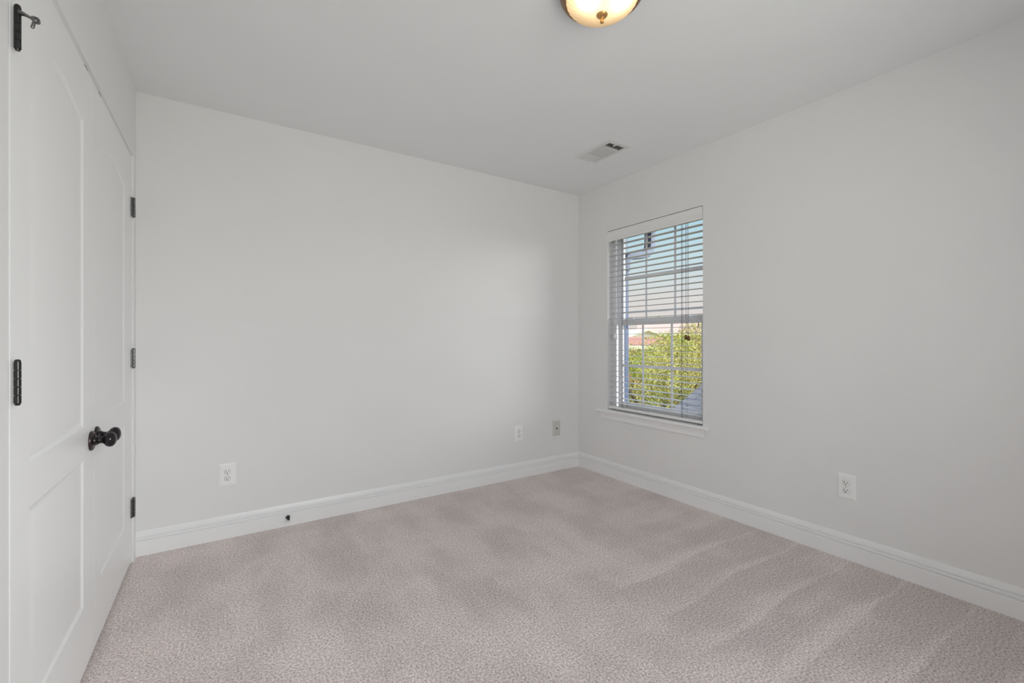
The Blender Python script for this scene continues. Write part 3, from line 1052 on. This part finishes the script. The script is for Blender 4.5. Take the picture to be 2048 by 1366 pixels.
m = MB(); pipe(m, [(2.985, DYC, -2.85), (2.985, DYC, 1.80)])
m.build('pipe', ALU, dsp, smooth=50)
m = MB(); pipe(m, [(2.985, DYC, 1.74), (2.988, DYC, 1.82), (3.005, DYC, 1.855), (3.05, DYC, 1.878), (3.20, DYC, 1.905), (3.27, DYC, 1.925), (3.305, DYC, 1.96), (3.318, DYC, 2.01), (3.32, DYC, 2.140)], 0.036, 0.040)
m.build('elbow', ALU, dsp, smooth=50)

m = MB(); m.box((-60, -60, -3.1), (120, 120, -2.9))
tag(m.build('ground', GRASS), 'dry grass ground far below the window', 'ground', kind='structure')

# garage roof below the window
gr = empty('garage', (5.9, 1.0, -2.9), 0, 'low garage with a blue grey shingle roof below the window', 'garage')
gy = 4.0
sl = 0.445
def rz(x): return 0.144 + (x - 5.275) * sl
m = MB()
pf = [(4.75, rz(4.75)), (7.1, rz(7.1)), (9.45, rz(4.75)), (9.45, rz(4.75) - 0.12), (7.1, rz(7.1) - 0.12), (4.75, rz(4.75) - 0.12)]
m.prism(pf, lambda p: (p[0], gy, p[1]), lambda p: (p[0], -2.5, p[1]))
m.build('shingle_roof', SHINGLE, gr)
m = MB(); m.box((5.05, -2.3, -2.9), (9.15, gy - 0.25, rz(4.75) - 0.05))
m.prism([(5.05, rz(4.75) - 0.06), (9.15, rz(4.75) - 0.06), (7.1, rz(7.1) - 0.16)], lambda p: (p[0], gy - 0.25, p[1]), lambda p: (p[0], -2.3, p[1]))
m.build('garage_wall', SIDING, gr)


# ------------------------------------------------------------------ trees
def tree(label, x, y, rad, zc, height, n, mat, leaf=0.05, seed=1, sq=0.85, group='trees beyond the window'):
    rnd = random.Random(seed)
    t = empty('leafy_tree', (x, y, -2.9), 0, label, 'tree', group)
    m = MB()
    m.tube([(x, y, -2.92), (x + 0.05, y, -1.9), (x, y + 0.04, zc)], [0.13, 0.10, 0.05], 10)
    for k in range(5):
        a = 2 * PI * k / 5 + rnd.random()
        m.tube([(x, y, zc - rad * 0.7), (x + rad * 0.3 * math.cos(a), y + rad * 0.3 * math.sin(a), zc - rad * .1), (x + rad * 0.6 * math.cos(a), y + rad * 0.6 * math.sin(a), zc + rad * .3)], [0.05, 0.035, 0.015], 6)
    m.build('trunk', BARK, t, smooth=50)
    m = MB()
    blobs = []
    for k in range(30):
        d = Vector((rnd.gauss(0, 1), rnd.gauss(0, 1), rnd.gauss(0, 1))).normalized()
        blobs.append((Vector((x, y, zc)) + Vector((d.x * rad * .72, d.y * rad * .72, d.z * rad * .72 * sq * height)), rad * rnd.uniform(0.28, 0.46)))
    for k in range(n):
        c, r = rnd.choice(blobs)
        d = Vector((rnd.gauss(0, 1), rnd.gauss(0, 1), rnd.gauss(0, 1))).normalized()
        p = c + d * r * rnd.uniform(0.75, 1.05)
        nn = (d * 0.9 + Vector((rnd.gauss(0, .5), rnd.gauss(0, .5), rnd.gauss(0, .5) + .2))).normalized()
        u = nn.orthogonal().normalized()
        v = nn.cross(u)
        a = rnd.random() * 2 * PI
        u, v = u * math.cos(a) + v * math.sin(a), v * math.cos(a) - u * math.sin(a)
        L = leaf * rnd.uniform(0.7, 1.4)
        W = L * 0.55
        m.face([p - u * L, p - v * W * .8 + nn * L * .15, p + u * L, p + v * W * .8 + nn * L * .15])
    m.bm.faces.ensure_lookup_table()
    m.build('crown', mat, t)
    return t


tree('broad olive yellow tree filling the lower window panes', 8.36, 6.47, 1.95, -0.25, 0.80, 34000, LEAF_OLIVE, 0.026, 3)
tree('bright green treetop rising behind the olive tree', 11.50, 8.97, 1.15, 0.25, 1.0, 13000, LEAF_GREEN, 0.032, 5)
tree('tall olive tree at the window edge above the garage roof', 15.44, 10.0, 1.75, 0.35, 1.0, 16000, LEAF_OLIVE, 0.040, 8)
tree('tan tinted tree low beside the downspout', 12.92, 11.61, 1.25, -0.35, 1.0, 8000, LEAF_TAN, 0.040, 11)
tree('olive tree partly hidden by the garage roof', 12.4, 5.6, 1.6, -0.1, 1.0, 5000, LEAF_OLIVE, 0.055, 13)
tree('olive tree standing past the downspout', 8.4, 11.6, 1.6, -0.5, 1.0, 5000, LEAF_OLIVE, 0.055, 15)
tree('small distant treetop just above the sash rail', 70.1, 55.6, 2.2, 3.6, 1.0, 1000, LEAF_GREEN, 0.20, 21)


# ------------------------------------------------------------------ far houses
def far_house(name, label, cx, cy, ang, w, d, zw, zr, wall, roofm, gable=False):
    h = empty(name, (cx, cy, -2.9), ang, label, 'house', 'houses beyond the trees')
    M = Matrix.Translation((cx, cy, 0)) @ Matrix.Rotation(ang, 4, 'Z')
    f = lambda p: M @ Vector(p)
    m = MB(f); m.box((-w / 2, -d / 2, -2.9), (w / 2, d / 2, zw))
    if gable:
        m.prism([(-w / 2, zw), (w / 2, zw), (0, zr - 0.15)], lambda p: (p[0], -d / 2, p[1]), lambda p: (p[0], d / 2, p[1]))
    m.build('wall', wall, h)
    m = MB(f)
    if gable:
        m.prism([(-w / 2 - .5, zw - .35), (0, zr - .25), (w / 2 + .5, zw - .35), (w / 2 + .5, zw - .1), (0, zr), (-w / 2 - .5, zw - .1)], lambda p: (p[0], -d / 2 - .4, p[1]), lambda p: (p[0], d / 2 + .4, p[1]))
    else:
        m.prism([(-d / 2 - .5, zw), (d / 2 + .5, zw), (0.3, zr), (-0.3, zr)], lambda p: (-w / 2 - .5, p[0], p[1]), lambda p: (w / 2 + .5, p[0], p[1]))
    m.build('roof', roofm, h)
    m = MB(f)
    if not gable:
        m.box((-w / 2 - .55, -d / 2 - .60, zw - .30), (w / 2 + .55, -d / 2 - .48, zw + .05))
        m.build('fascia', SIDING, h)
    for k in range(3):
        x = -w / 2 + w * (k + .5) / 3
        m2 = MB(f); m2.box((x - .5, -d / 2 - .05, zw - 2.0), (x + .5, -d / 2 + .05, zw - .7)); m2.build('window', DARK, h)
    return h


fa = R(-YAW) - R(19)
far_house('brick_house', 'red brick house with a pinkish roof and white fascia beyond the trees', 60.6, 43.2, fa, 13, 8, 2.10, 4.2, BRICK, PINKROOF)
far_house('brick_house', 'low house with a red roof just past the downspout', 35.5, 31.5, fa, 5.0, 6, 0.55, 1.45, BRICK, BRICK)
far_house('gabled_house', 'small pale gabled house beside the downspout', 46.6, 40.6, fa + R(25), 3.2, 7, 1.85, 2.55, SIDING, SIDING, True)
